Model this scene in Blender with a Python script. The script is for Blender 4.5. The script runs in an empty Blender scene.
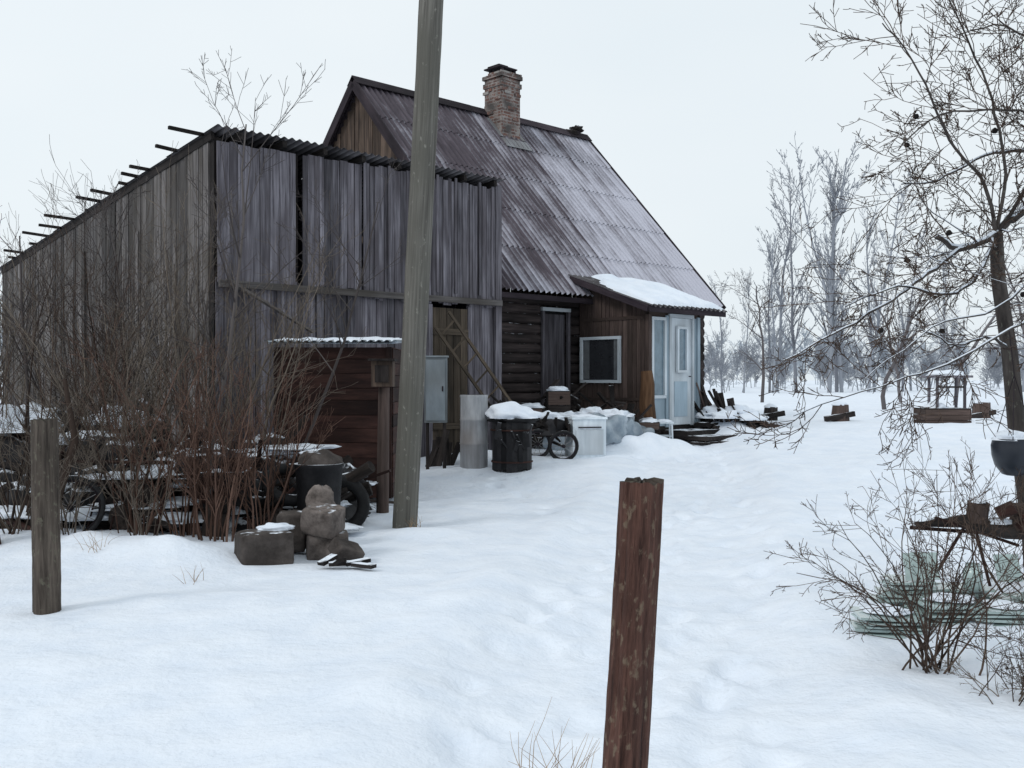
import bpy, math, random
from mathutils import Vector, noise, Matrix
R = random.Random(7)
V = Vector
def W(u, v, z=0.0): return V((.721*u+.693*v, .693*u-.721*v, z))
DU = V((.721, .693, 0)).normalized(); DN = V((.693, -.721, 0)).normalized(); UP = V((0, 0, 1))
def sm(a, b, x):
    t = max(0, min(1, (x-a)/(b-a))); return t*t*(3-2*t)
def lerp(a, b, t): return a+(b-a)*t

# ---------------------------------------------------------------- ground height
MOUNDS = [(2.3, 17.7, .7, .4, .36), (3.0, 18.0, .5, .3, .14), (-3.6, 9.0, .8, .4, .16), (-5.0, 9.6, 1.2, .5, .12),
          (-2.9, 8.7, .5, .3, .10), (4.6, 20.3, .9, .5, .2), (-.4, 16.6, .6, .4, .1), (3.4, 6.3, .9, .5, .08), (-.9, 10.2, .5, .3, .07),
          (-4.2, 11.5, 1.2, 1., .25), (5.2, 7.6, 1.6, .8, .15), (6.5, 15, 2.2, 1.2, .14), (9.5, 20, 3, 2, .15), (5.6, 11, 2.0, .8, .12), (-1.3, 7.2, 1.4, .5, .05), (2.6, 8.6, 1.0, .5, .07)]
FP = {}
RF = random.Random(3)
def addprint(x, y, a, s=1.):
    FP.setdefault((int(x/.4), int(y/.4)), []).append((x, y, math.cos(a), math.sin(a), s))
def pathx(y): return lerp(.5, 3.1, sm(3, 19, y))
for tr, (off, ph) in enumerate(((.35, .3), (.0, .5), (-.5, .2), (.7, .1))):
    y = 2.8+ph
    while y < 18:
        a = math.pi/2-.16+RF.gauss(0, .2)
        for s in (-1, 1):
            if RF.random() < .8: addprint(pathx(y)+off+s*.11+RF.gauss(0, .07)+.25*math.sin(y*.5+tr), y+(.33 if s > 0 else 0)+RF.gauss(0, .06), a, RF.uniform(.3, .95))
        y += .72+RF.uniform(-.08, .12)
x, y = 1.6, 9.5
for k in range(16):
    x += .52; y += .42; addprint(x+RF.gauss(0, .05), y+(k % 2)*.18, .7, .6)
x, y = 1.2, 9.
for k in range(11):
    x -= .16; y += .55; addprint(x+(k % 2)*.2, y, 1.85, .6)
def gz(x, y, fine=True):
    z = .08*sm(10, 14, y)+.2*sm(13, 17, y)+.25*sm(16, 21, y)+.07*sm(20, 25, y)-.3*sm(35, 80, y)
    z += .06*noise.noise(V((x*.35, y*.35, 0)))+.035*noise.noise(V((x*.9, y*1.1, 5)))+.012*noise.noise(V((x*2.7, y*2.7, 8)))
    for mx, my, sx, sy, h in MOUNDS:
        e = ((x-mx)/sx)**2+((y-my)/sy)**2
        if e < 9: z += h*math.exp(-e)*(1+.35*noise.noise(V((x*3, y*3, 1))))
    if 1 < y < 22:
        cx = pathx(y); w = math.exp(-((x-cx)/1.)**4)
        n = noise.noise(V((x*2.6, y*2.2, 9)))
        z -= w*(.075+.045*max(0, n)-.018*noise.noise(V((x*6, y*6, 2))))
        for s in (-1.2, 1.2): z += .045*math.exp(-((x-cx-s)/.28)**2)*(1+noise.noise(V((x*1.5, y*1.5, s))))
        ci, cj = int(x/.4), int(y/.4)
        for i in (-1, 0, 1):
            for j in (-1, 0, 1):
                for (px, py, c, s, k) in FP.get((ci+i, cj+j), ()):
                    dx, dy = x-px, y-py; a = (dx*c+dy*s)/.16; b = (-dx*s+dy*c)/.09; e = a*a+b*b
                    if e < 6: z += k*(-.055*math.exp(-e*e*.8)+.012*math.exp(-(e-2.2)**2))
    if y > 30: z += .25*noise.noise(V((x*.03, y*.03, 3)))*sm(30, 60, y)
    return z

# ---------------------------------------------------------------- materials
def newmat(name):
    m = bpy.data.materials.new(name); m.use_nodes = True
    nt = m.node_tree; b = nt.nodes['Principled BSDF']
    return m, nt, b
def N(nt, t, **k):
    n = nt.nodes.new(t)
    for a, val in k.items(): setattr(n, a, val)
    return n
def ramp(nt, fac, stops):
    n = N(nt, 'ShaderNodeValToRGB'); e = n.color_ramp.elements
    while len(e) < len(stops): e.new(.5)
    for i, (p, c) in enumerate(stops):
        e[i].position = p; e[i].color = (*c, 1) if len(c) == 3 else c
    nt.links.new(fac, n.inputs[0]); return n.outputs[0]
def mixc(nt, fac, a, b, mode='MIX'):
    n = N(nt, 'ShaderNodeMix', data_type='RGBA', blend_type=mode)
    for s, x in ((n.inputs[0], fac), (n.inputs[6], a), (n.inputs[7], b)):
        if isinstance(x, (int, float)): s.default_value = x
        elif isinstance(x, tuple): s.default_value = (*x, 1)
        else: nt.links.new(x, s)
    return n.outputs[2]
def math_(nt, op, a, b=None, clamp=False):
    n = N(nt, 'ShaderNodeMath', operation=op, use_clamp=clamp)
    for s, x in ((n.inputs[0], a), (n.inputs[1], b)):
        if x is None: continue
        if isinstance(x, (int, float)): s.default_value = x
        else: nt.links.new(x, s)
    return n.outputs[0]
def noisen(nt, vec, scale, detail=4, rough=.6):
    n = N(nt, 'ShaderNodeTexNoise'); n.inputs['Scale'].default_value = scale
    n.inputs['Detail'].default_value = detail; n.inputs['Roughness'].default_value = rough
    nt.links.new(vec, n.inputs['Vector']); return n.outputs[0]
def mapping(nt, vec, sc):
    n = N(nt, 'ShaderNodeMapping'); n.inputs['Scale'].default_value = sc
    nt.links.new(vec, n.inputs[0]); return n.outputs[0]
SNOW = (.815, .86, .925)
def grainmat(name, dark, light, gs=(28, 28, 1.6), stain=None, snow=0., rough=.9, bump=.5, spot=None, spotlim=.6, stainlo=.4, stainhi=.7, spotsc=22):
    m, nt, b = newmat(name)
    gc = N(nt, 'ShaderNodeAttribute', attribute_name='gc').outputs['Vector']
    ti = N(nt, 'ShaderNodeAttribute', attribute_name='tint').outputs['Fac']
    if bump == 0:
        c = mixc(nt, ti, dark, light)
        nt.links.new(c, b.inputs['Base Color']); b.inputs['Roughness'].default_value = .95; b.inputs['Specular IOR Level'].default_value = .1
        return m
    g = noisen(nt, mapping(nt, gc, gs), 1, 4, .65)
    c = ramp(nt, g, [(.32, dark), (.68, light)])
    big = noisen(nt, mapping(nt, gc, (1, 1, .6)), 1.7, 2)
    c = mixc(nt, ramp(nt, big, [(stainlo, (0, 0, 0)), (stainhi, (.85, .85, .85))]), c, stain if stain else tuple(x*.55 for x in dark))
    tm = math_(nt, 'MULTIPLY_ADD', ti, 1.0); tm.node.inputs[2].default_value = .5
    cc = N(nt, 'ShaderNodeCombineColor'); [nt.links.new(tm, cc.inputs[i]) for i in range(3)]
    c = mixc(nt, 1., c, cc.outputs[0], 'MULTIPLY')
    if spot:
        s = noisen(nt, mapping(nt, gc, (1, 1, .6)), spotsc, 4)
        c = mixc(nt, ramp(nt, s, [(spotlim, (0, 0, 0)), (spotlim+.09, (.8, .8, .8))]), c, spot)
    if snow:
        geo = N(nt, 'ShaderNodeNewGeometry'); sep = N(nt, 'ShaderNodeSeparateXYZ'); nt.links.new(geo.outputs['Normal'], sep.inputs[0])
        oc = N(nt, 'ShaderNodeTexCoord').outputs['Object']
        sn = noisen(nt, oc, 7, 3)
        f = math_(nt, 'ADD', sep.outputs[2], math_(nt, 'MULTIPLY', sn, .9))
        f = ramp(nt, math_(nt, 'MULTIPLY', f, .5), [(.76-snow*.25, (0, 0, 0)), (.82-snow*.25, (1, 1, 1))])
        c = mixc(nt, f, c, SNOW)
    nt.links.new(c, b.inputs['Base Color']); b.inputs['Roughness'].default_value = rough
    b.inputs['Specular IOR Level'].default_value = .25
    bp = N(nt, 'ShaderNodeBump'); bp.inputs['Strength'].default_value = bump; bp.inputs['Distance'].default_value = .02
    nt.links.new(g, bp.inputs['Height']); nt.links.new(bp.outputs[0], b.inputs['Normal'])
    return m
def snowmat(name, col=SNOW):
    m, nt, b = newmat(name)
    oc = N(nt, 'ShaderNodeTexCoord').outputs['Object']
    n1 = noisen(nt, oc, 2.6, 5, .6); n3 = noisen(nt, oc, .5, 2)
    n2 = noisen(nt, oc, 30, 2, .6)
    h = math_(nt, 'ADD', math_(nt, 'MULTIPLY', n1, 1.5), math_(nt, 'MULTIPLY', n2, .12))
    bp = N(nt, 'ShaderNodeBump'); bp.inputs['Strength'].default_value = .6; bp.inputs['Distance'].default_value = .06
    nt.links.new(h, bp.inputs['Height']); nt.links.new(bp.outputs[0], b.inputs['Normal'])
    c = ramp(nt, n3, [(.3, tuple(x*.96 for x in col)), (.7, col)])
    c2 = ramp(nt, n1, [(.33, (.92, .94, .965)), (.6, (1, 1, 1))])
    nt.links.new(mixc(nt, 1., c, c2, 'MULTIPLY'), b.inputs['Base Color'])
    b.inputs['Roughness'].default_value = .75; b.inputs['Specular IOR Level'].default_value = .2
    return m
M_snow = snowmat('snow')
M_barn = grainmat('weathered_boards', (.038, .034, .041), (.225, .212, .238), (26, 26, 1.1), stain=(.065, .057, .064))
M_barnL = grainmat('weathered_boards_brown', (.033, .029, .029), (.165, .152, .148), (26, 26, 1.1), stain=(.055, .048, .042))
M_door = grainmat('brown_planks', (.05, .04, .03), (.15, .115, .085), (26, 26, 1.2))
M_gable = grainmat('gable_boards', (.05, .036, .030), (.17, .12, .09), (24, 24, 1.2))
M_porch = grainmat('porch_boards', (.04, .028, .025), (.12, .085, .074), (24, 24, 1.3), stain=(.05, .036, .03))
M_log = grainmat('log_wall', (.014, .011, .011), (.065, .05, .048), (22, 22, 1.3), snow=.2)
M_dark = grainmat('dark_old_wood', (.010, .008, .008), (.045, .037, .034), (22, 22, 1.5), snow=.3)
M_bare = grainmat('bark_stump', (.014, .011, .010), (.065, .05, .043), (22, 22, 2.5), bump=.9)
M_post = grainmat('old_post_wood', (.027, .012, .009), (.135, .066, .05), (52, 52, 4.5), bump=1., stain=(.045, .021, .016), spot=(.16, .12, .085), spotlim=.57, spotsc=34)
M_postg = grainmat('grey_post_wood', (.035, .027, .022), (.15, .122, .1), (42, 42, 3), bump=1., spot=(.13, .12, .09), spotlim=.58, spotsc=30)
M_pole = grainmat('pole_wood', (.055, .05, .045), (.20, .19, .168), (34, 34, .8), bump=.9, stain=(.10, .096, .082), spot=(.25, .24, .21), spotlim=.62)
M_rust = grainmat('rusty_boards', (.018, .008, .007), (.07, .033, .026), (14, 14, 2.), rough=.85)
M_orange = grainmat('fresh_log', (.09, .045, .022), (.22, .12, .065), (30, 30, 1.5))
M_stone = grainmat('block', (.055, .045, .04), (.19, .16, .145), (9, 9, 9), snow=.15, bump=.8)
M_junk = grainmat('dark_scrap', (.008, .008, .010), (.03, .028, .03), (7, 7, 7), snow=.5, rough=.6)
M_metal = grainmat('zinc', (.2, .205, .215), (.36, .37, .385), (9, 9, 1.5), stain=(.15, .13, .12), rough=.5, bump=.15)
M_cab = grainmat('cabinet_paint', (.20, .235, .26), (.30, .34, .37), (5, 5, 2), stain=(.18, .19, .19), rough=.6, bump=.1)
M_white = grainmat('white_paint', (.46, .51, .55), (.64, .69, .73), (8, 8, 1.5), stain=(.40, .43, .45), rough=.6, bump=.1)
M_blue = grainmat('pale_blue_paint', (.28, .36, .42), (.38, .47, .54), (8, 8, 1.5), stain=(.25, .32, .37), rough=.6, bump=.1)
M_tarp = grainmat('tarp', (.30, .37, .43), (.60, .66, .71), (5, 5, 5), stain=(.12, .16, .2), rough=.45, bump=1.)
M_bark = grainmat('bark_brown', (.035, .025, .021), (.11, .078, .062), bump=0)
M_red = grainmat('bark_red', (.055, .032, .025), (.18, .11, .085), bump=0)
M_tan = grainmat('bark_tan', (.07, .056, .047), (.20, .165, .135), bump=0)
M_grey = grainmat('bark_grey', (.045, .038, .036), (.14, .12, .108), (25, 25, 4), spot=(.17, .175, .14), spotlim=.62)
M_greyt = grainmat('twig_grey', (.05, .042, .042), (.12, .105, .1), bump=0)
M_far = grainmat('bark_haze', (.15, .155, .175), (.24, .25, .28), bump=0)  # distant barks: haze painted in as paler, bluer colour, no fog volume
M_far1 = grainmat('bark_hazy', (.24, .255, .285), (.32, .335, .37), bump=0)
M_far2 = grainmat('bark_far_hazy', (.38, .42, .47), (.46, .50, .55), bump=0)  # palest bark, the thickest distance haze put into its colour
M_mid = grainmat('bark_mid', (.08, .072, .075), (.17, .155, .158), bump=0)
M_grass = grainmat('dry_grass', (.2, .12, .06), (.42, .29, .17), bump=0)
M_rubber = grainmat('rubber', (.012, .012, .013), (.03, .03, .032), (9, 9, 9), rough=.7, snow=.2)

def plain(name, col, rough=.5, **k):
    m, nt, b = newmat(name)
    oc = N(nt, 'ShaderNodeTexCoord').outputs['Object']
    n = noisen(nt, oc, 7, 4)
    nt.links.new(ramp(nt, n, [(.3, tuple(x*.7 for x in col)), (.7, col)]), b.inputs['Base Color'])
    b.inputs['Roughness'].default_value = rough
    for a, x in k.items(): b.inputs[a.replace('_', ' ')].default_value = x
    return m
M_pane = plain('window_glass', (.035, .037, .042), .06, Coat_Weight=.8, Coat_Roughness=.03)
M_pale = plain('curtained_glass', (.18, .25, .30), .12)
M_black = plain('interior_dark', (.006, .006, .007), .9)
M_curt = plain('curtain_cloth', (.16, .17, .18), .9)
M_glass = plain('green_glass', (.42, .52, .50), .15, Coat_Weight=.5)
M_pot = plain('blue_enamel', (.012, .016, .026), .35)

def roofmat():
    m, nt, b = newmat('corrugated_slate')
    gc = N(nt, 'ShaderNodeAttribute', attribute_name='gc').outputs['Vector']
    ti = N(nt, 'ShaderNodeAttribute', attribute_name='tint').outputs['Fac']
    big = noisen(nt, mapping(nt, gc, (.55, 1, .32)), 1.3, 4, .6)
    strk = noisen(nt, mapping(nt, gc, (3.2, 1, .25)), 1, 3, .6)
    fine = noisen(nt, mapping(nt, gc, (9, 9, 1.1)), 1, 5, .7)
    sp = noisen(nt, gc, 16, 4, .75)
    base = ramp(nt, fine, [(.3, (.028, .019, .028)), (.55, (.068, .053, .067)), (.75, (.13, .11, .13))])
    sep = N(nt, 'ShaderNodeSeparateXYZ'); nt.links.new(gc, sep.inputs[0])
    grad = math_(nt, 'MULTIPLY', sep.outputs[0], .05)
    g2 = math_(nt, 'MULTIPLY', sep.outputs[2], .018)
    f = math_(nt, 'ADD', math_(nt, 'MULTIPLY', big, .65), grad); f = math_(nt, 'ADD', f, g2)
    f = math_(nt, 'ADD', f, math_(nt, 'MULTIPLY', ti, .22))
    f = math_(nt, 'ADD', f, math_(nt, 'MULTIPLY', strk, .6))
    f = math_(nt, 'ADD', f, math_(nt, 'MULTIPLY', fine, .3))
    f = math_(nt, 'ADD', f, math_(nt, 'MULTIPLY', sp, .2))
    f = ramp(nt, math_(nt, 'MULTIPLY', f, .5), [(.545, (0, 0, 0)), (.69, (.9, .9, .9))])
    c = mixc(nt, f, base, (.54, .54, .61))
    nt.links.new(c, b.inputs['Base Color']); b.inputs['Roughness'].default_value = .7
    bp = N(nt, 'ShaderNodeBump'); bp.inputs['Strength'].default_value = .3; bp.inputs['Distance'].default_value = .02
    nt.links.new(sp, bp.inputs['Height']); nt.links.new(bp.outputs[0], b.inputs['Normal'])
    return m
M_roof = roofmat()
M_slate = grainmat('slate_sheet', (.06, .055, .06), (.20, .19, .20), (6, 6, 2), snow=.12)
M_trim = grainmat('dark_trim', (.018, .013, .018), (.05, .038, .045), (10, 10, 1))
def brickmat():
    m, nt, b = newmat('chimney_brick')
    gc = N(nt, 'ShaderNodeAttribute', attribute_name='gc').outputs['Vector']
    bt = N(nt, 'ShaderNodeTexBrick'); nt.links.new(gc, bt.inputs['Vector'])
    bt.inputs['Color1'].default_value = (.17, .08, .06, 1); bt.inputs['Color2'].default_value = (.09, .055, .048, 1)
    bt.inputs['Mortar'].default_value = (.26, .245, .23, 1); bt.inputs['Scale'].default_value = 1
    bt.inputs['Brick Width'].default_value = .25; bt.inputs['Row Height'].default_value = .075; bt.inputs['Mortar Size'].default_value = .008
    n = noisen(nt, gc, 6, 5)
    c = mixc(nt, ramp(nt, n, [(.47, (0, 0, 0)), (.6, (1, 1, 1))]), bt.outputs[0], (.30, .27, .25))
    n2 = noisen(nt, gc, 3, 3)
    c = mixc(nt, ramp(nt, n2, [(.45, (0, 0, 0)), (.65, (.85, .85, .85))]), c, (.03, .026, .025))
    nt.links.new(c, b.inputs['Base Color']); b.inputs['Roughness'].default_value = .9
    bp = N(nt, 'ShaderNodeBump'); bp.inputs['Strength'].default_value = .6; bp.inputs['Distance'].default_value = .02
    nt.links.new(n, bp.inputs['Height']); nt.links.new(bp.outputs[0], b.inputs['Normal'])
    return m
M_brick = brickmat()

# ---------------------------------------------------------------- mesh builder
class MB:
    def __init__(s): s.v = []; s.f = []; s.mi = []; s.t = []; s.g = []; s.mats = []; s.sm = []
    def m(s, mat):
        if mat not in s.mats: s.mats.append(mat)
        return s.mats.index(mat)
    def add(s, vs, fs, mat, tint, gcs, smooth=False):
        o = len(s.v); s.v += [tuple(x) for x in vs]; k = s.m(mat)
        for f in fs: s.f.append(tuple(i+o for i in f)); s.mi.append(k); s.sm.append(smooth)
        if isinstance(tint, (int, float)): tint = [tint]*len(vs)
        s.t += tint; s.g += gcs
    def box(s, c, ax, ay, az, sx, sy, sz, mat, tint=None, tw=0.):
        if tint is None: tint = R.random()
        ro = (R.uniform(0, 50), R.uniform(0, 50), R.uniform(0, 50)); vs = []; g = []
        for i in range(8):
            a, b, d = ((i & 1)-.5)*sx, ((i >> 1 & 1)-.5)*sy, ((i >> 2 & 1)-.5)*sz
            j = R.uniform(-tw, tw) if tw else 0
            vs.append(c+ax*(a+j)+ay*(b+j*.5)+az*(d+j)); g.append((a+ro[0], b+ro[1], d+ro[2]))
        hand = ax.cross(ay).dot(az) > 0
        fs = [(0, 2, 3, 1), (4, 5, 7, 6), (0, 1, 5, 4), (2, 6, 7, 3), (0, 4, 6, 2), (1, 3, 7, 5)]
        if not hand: fs = [tuple(reversed(f)) for f in fs]
        s.add(vs, fs, mat, tint, g)
    def beam(s, a, b, w, h, mat, tint=None, tw=0.):
        az = (b-a).normalized(); ref = UP if abs(az.z) < .95 else V((0, 1, 0))
        ax = az.cross(ref).normalized(); ay = ax.cross(az).normalized()
        s.box((a+b)/2, ax, ay, az, w, h, (b-a).length, mat, tint, tw)
    def tube(s, pts, rad, n, mat, tint=None, cap=True, rough=0.):
        if tint is None: tint = R.random()
        vs = []; g = []; fs = []; L = 0; ro = R.uniform(0, 50); a0 = None
        for i, p in enumerate(pts):
            d = (pts[min(i+1, len(pts)-1)]-pts[max(i-1, 0)])
            d = d.normalized() if d.length > 1e-6 else UP
            if a0 is None: a0 = d.orthogonal().normalized()
            a = (a0-d*a0.dot(d)).normalized(); a0 = a; b = d.cross(a)
            if i: L += (p-pts[i-1]).length
            for k in range(n):
                th = 2*math.pi*k/n; r = rad[i]*(1+(R.uniform(-rough, rough) if rough else 0))
                vs.append(p+a*(math.cos(th)*r)+b*(math.sin(th)*r))
                g.append((math.cos(th)*rad[i]+ro, math.sin(th)*rad[i]+ro, L+ro))
        for i in range(len(pts)-1):
            for k in range(n):
                k2 = (k+1) % n
                fs.append((i*n+k, i*n+k2, (i+1)*n+k2, (i+1)*n+k))
        s.add(vs, fs, mat, tint, g, True)
        if cap and n > 3:
            for e, rev in ((0, True), (len(pts)-1, False)):
                idx = list(range(e*n, e*n+n))
                if rev: idx = idx[::-1]
                s.add([vs[q] for q in idx], [tuple(range(n))], mat, tint, [g[q] for q in idx])
    def blob(s, c, rx, ry, rz, mat, amp=.15, fr=2., nu=18, nv=10, half=False, tint=None, rot=0., sq=1.):
        if tint is None: tint = R.random()
        vs = []; g = []; fs = []; off = V((R.uniform(0, 99), R.uniform(0, 99), 0)); cr, sr = math.cos(rot), math.sin(rot)
        for j in range(nv+1):
            ph = (math.pi/2 if half else math.pi)*j/nv
            for i in range(nu):
                th = 2*math.pi*i/nu
                d = V((math.sin(ph)*math.cos(th), math.sin(ph)*math.sin(th), math.cos(ph)))
                if sq != 1.: d = V([math.copysign(abs(q)**sq, q) for q in d])
                k = 1+amp*noise.noise(d*fr+off)*2
                p = V((d.x*rx*k, d.y*ry*k, d.z*rz*k)); p = V((p.x*cr-p.y*sr, p.x*sr+p.y*cr, p.z))
                vs.append(c+p); g.append(tuple(p+off))
        for j in range(nv):
            for i in range(nu):
                i2 = (i+1) % nu; fs.append((j*nu+i, (j+1)*nu+i, (j+1)*nu+i2, j*nu+i2))
        s.add(vs, fs, mat, tint, g, True)
    def build(s, name, parent=None, loc=None):
        me = bpy.data.meshes.new(name)
        if loc is None:
            if parent is None and s.v:
                xs = [p[0] for p in s.v]; ys = [p[1] for p in s.v]; zs = [p[2] for p in s.v]
                loc = V(((min(xs)+max(xs))/2, (min(ys)+max(ys))/2, min(zs)))
            else: loc = V(parent.location) if parent else V((0, 0, 0))
        me.from_pydata([(p[0]-loc.x, p[1]-loc.y, p[2]-loc.z) for p in s.v], [], s.f)
        for m in s.mats: me.materials.append(m)
        me.polygons.foreach_set('material_index', s.mi); me.polygons.foreach_set('use_smooth', s.sm)
        a = me.attributes.new('tint', 'FLOAT', 'POINT'); a.data.foreach_set('value', s.t)
        a = me.attributes.new('gc', 'FLOAT_VECTOR', 'POINT'); a.data.foreach_set('vector', [c for q in s.g for c in q])
        me.update()
        o = bpy.data.objects.new(name, me); bpy.context.collection.objects.link(o)
        if parent: o.parent = parent
        else: o.location = loc
        return o
def empty(name, loc):
    o = bpy.data.objects.new(name, None); o.empty_display_size = .3; o.location = loc
    bpy.context.collection.objects.link(o); return o

def corr(mb, P0, eu, es, width, length, wl, amp, rows, mat, seg=8, jag=0.):
    en = es.cross(eu).normalized()
    if en.z < 0: en = -en
    nu = int(width/wl*seg); rl = length/rows
    for r in range(rows):
        s0 = r*rl-(.08 if r else 0); s1 = (r+1)*rl
        nsh = max(1, round(width/1.1)); j = [R.uniform(-jag, jag) for _ in range(nsh+1)]
        vs = []; g = []; t = []; fs = []
        for k in range(3):
            s = lerp(s0, s1, k/2); lift = .014*(k/2)*1.2
            for i in range(nu+1):
                u = i*width/nu; h = math.sin(2*math.pi*u/wl)
                ss = s+(j[int(u/width*nsh)] if k == 2 else 0)
                lf = lift+.006*((int(u/1.1)) % 2)+R.uniform(-.001, .001)
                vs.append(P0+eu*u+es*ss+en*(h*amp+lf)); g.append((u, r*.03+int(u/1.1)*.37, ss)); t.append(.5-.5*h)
        for k in range(2):
            for i in range(nu):
                a = k*(nu+1)+i; fs.append((a, a+1, a+nu+2, a+nu+1))
        mb.add(vs, fs, mat, t, g, True)

def boardwall(mb, A, B, n, zb, zt, mat, w=(.11, .2), th=.025, gap=.008, jag=.03, skip=(), broken=0.):
    d = (B-A); L = d.length; d = d.normalized(); x = 0
    while x < L-.03:
        ww = min(R.uniform(*w), L-x)
        c = x+ww/2
        if not any(a < c < b for a, b in skip):
            lo = zb(c)+R.uniform(-jag, jag)+(R.uniform(0, .5) if R.random() < broken else 0); hi = zt(c)+R.uniform(-jag, jag)*.6
            off = R.uniform(0, .018)
            az = (UP+d*R.uniform(-.006, .006)).normalized()
            P = A+d*c+n*(off+th/2); P = V((P.x, P.y, (lo+hi)/2))
            mb.box(P, d, n, az, ww-R.uniform(0, gap*2.2), th, hi-lo, mat, tint=min(1, max(0, R.gauss(.5, .28))))
        x += ww

# ---------------------------------------------------------------- ground
def axis(lo, hi, step, far_lo, far_hi):
    a = []; x = lo
    while x < hi: a.append(x); x += step
    s = step
    while x < far_hi: a.append(x); s *= 1.13; x += s
    a.append(far_hi); x = lo; s = step; b = []
    while True:
        s *= 1.13; x -= s
        if x < far_lo: break
        b.append(x)
    b.append(far_lo); return b[::-1]+a
xs = axis(-3.5, 6.5, .05, -700, 700); ys = axis(2.8, 19, .05, -60, 900)
vs = []; fs = []; nx = len(xs)
for y in ys:
    for x in xs: vs.append((x, y, gz(x, y)))
for j in range(len(ys)-1):
    for i in range(nx-1):
        a = j*nx+i; fs.append((a, a+1, a+nx+1, a+nx))
me = bpy.data.meshes.new('snow_ground'); me.from_pydata(vs, [], fs); me.materials.append(M_snow)
me.polygons.foreach_set('use_smooth', [True]*len(fs)); me.update()
bpy.context.collection.objects.link(bpy.data.objects.new('snow_ground', me))

# ---------------------------------------------------------------- barn
U0, U1, VF, VB = 6.74, 12.16, -13.04, -22.1
ZT = 5.06; SL = .133
barn = empty('wooden_barn', W(9.4, -17, 0))
zroof = lambda v: ZT-(VF-v)*SL
mb = MB()
zs = 3.0
boardwall(mb, W(U0, VF), W(U1, VF), DN, lambda s: .0, lambda s: zs+.05, M_barn, w=(.08, .19), skip=((3.87, 4.67),))
boardwall(mb, W(U0, VF+.05), W(U0+1.25, VF+.05), DN, lambda s: zs-.05, lambda s: ZT-.12, M_barn, w=(.11, .2))
boardwall(mb, W(U0+1.38, VF+.05), W(U0+2.45, VF+.05), DN, lambda s: zs-.02, lambda s: ZT-.1, M_barn, w=(.08, .16))
boardwall(mb, W(U0+2.47, VF+.07), W(U1, VF+.07), DN, lambda s: zs-.1, lambda s: ZT-.1, M_barn, w=(.08, .16), jag=.06)
for s in [2.47, 2.95, 3.4, 3.95, 4.35, 4.9, 5.2]:
    P = W(U0+s, VF+.125, (zs+ZT)/2); mb.box(P, DU, DN, UP, .05, .02, ZT-zs-.1, M_barn)
mb.build('front_boards', barn)
mb = MB()
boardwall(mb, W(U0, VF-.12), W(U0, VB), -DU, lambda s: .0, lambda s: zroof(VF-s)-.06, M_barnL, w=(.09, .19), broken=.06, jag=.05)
mb.build('side_boards', barn)
mb = MB()
mb.box(W((U0+U1)/2, VF+.125, zs-.06), UP, DN, DU, .10, .05, U1-U0, M_barnL, .5)
mb.box(W(U0+.05, VF-.06, 2.5), DU, DN, UP, .13, .12, 5.0, M_dark, .3)
mb.box(W(U1-.06, VF+.09, 2.6), DU, DN, UP, .14, .05, 4.85, M_barn, .6)
mb.box(W(U0+1.315, VF, 4.0), DU, DN, UP, .03, .03, 1.9, M_dark, .3)
mb.beam(W(U0+.1, VF+.16, 3.0), W(U0+1.5, VF+.16, 2.3), .09, .03, M_barnL)
boardwall(mb, W(U1-.02, VF), W(U1-.02, VB), DU, lambda s: 0., lambda s: zroof(VF-s)-.08, M_barn)
boardwall(mb, W(U0, VB), W(U1, VB), -DN, lambda s: 0., lambda s: zroof(VB)-.05, M_barn)
mb.box(W(U0+.05, VB+.05, 1.9), DU, DN, UP, .12, .12, 3.8, M_dark)
for v in (-15.5, -17.7, -20): mb.box(W(U0-.05, v, 2.), -DU, DN, UP, .03, .1, 3.9-(abs(v)-15)*.1, M_barnL)
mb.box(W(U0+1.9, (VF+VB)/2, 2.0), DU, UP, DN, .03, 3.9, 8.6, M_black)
mb.build('frame', barn)
mb = MB()
for q in range(5): mb.box(W(U0+3.95+.16*q, VF+.05, 1.55), DU, DN, UP, .15, .03, 2.5, M_door)
for z in (.8, 2.4): mb.box(W(U0+4.27, VF+.083, z), UP, DN, DU, .1, .03, .78, M_door, .3)
mb.box(W(U0+3.83, VF+.06, 1.5), DU, DN, UP, .08, .06, 2.7, M_barn, .8); mb.box(W(U0+4.71, VF+.06, 1.5), DU, DN, UP, .08, .06, 2.7, M_barn, .8)
mb.build('door', barn)
mb = MB()
es = (W(0, -1)-W(0, 0)-UP*SL).normalized()
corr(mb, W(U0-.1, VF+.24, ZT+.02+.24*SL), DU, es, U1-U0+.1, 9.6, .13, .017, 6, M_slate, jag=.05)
mb.build('roof_sheets', barn)
mb = MB()
v = VF-.25
while v > VB:
    ext = R.choice([.1, .2, .35, .5, .7])*R.uniform(.7, 1)
    z = zroof(v)+.045
    mb.beam(W(U0-ext, v, z+R.uniform(0, .05)), W(U0+.5, v, z-.02), .055, .045, M_dark, .2); v -= R.uniform(.42, .95)
mb.beam(W(U0-.03, VF, zroof(VF)-.04), W(U0-.03, VB, zroof(VB)-.04), .05, .12, M_dark, .4)
for s in range(8): mb.beam(W(U0+.3+s*.7, VF+.2, ZT-.03), W(U0+.3+s*.7, VF-.4, ZT-.09), .07, .1, M_dark, .3)
mb.build('roof_purlins', barn)

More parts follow.
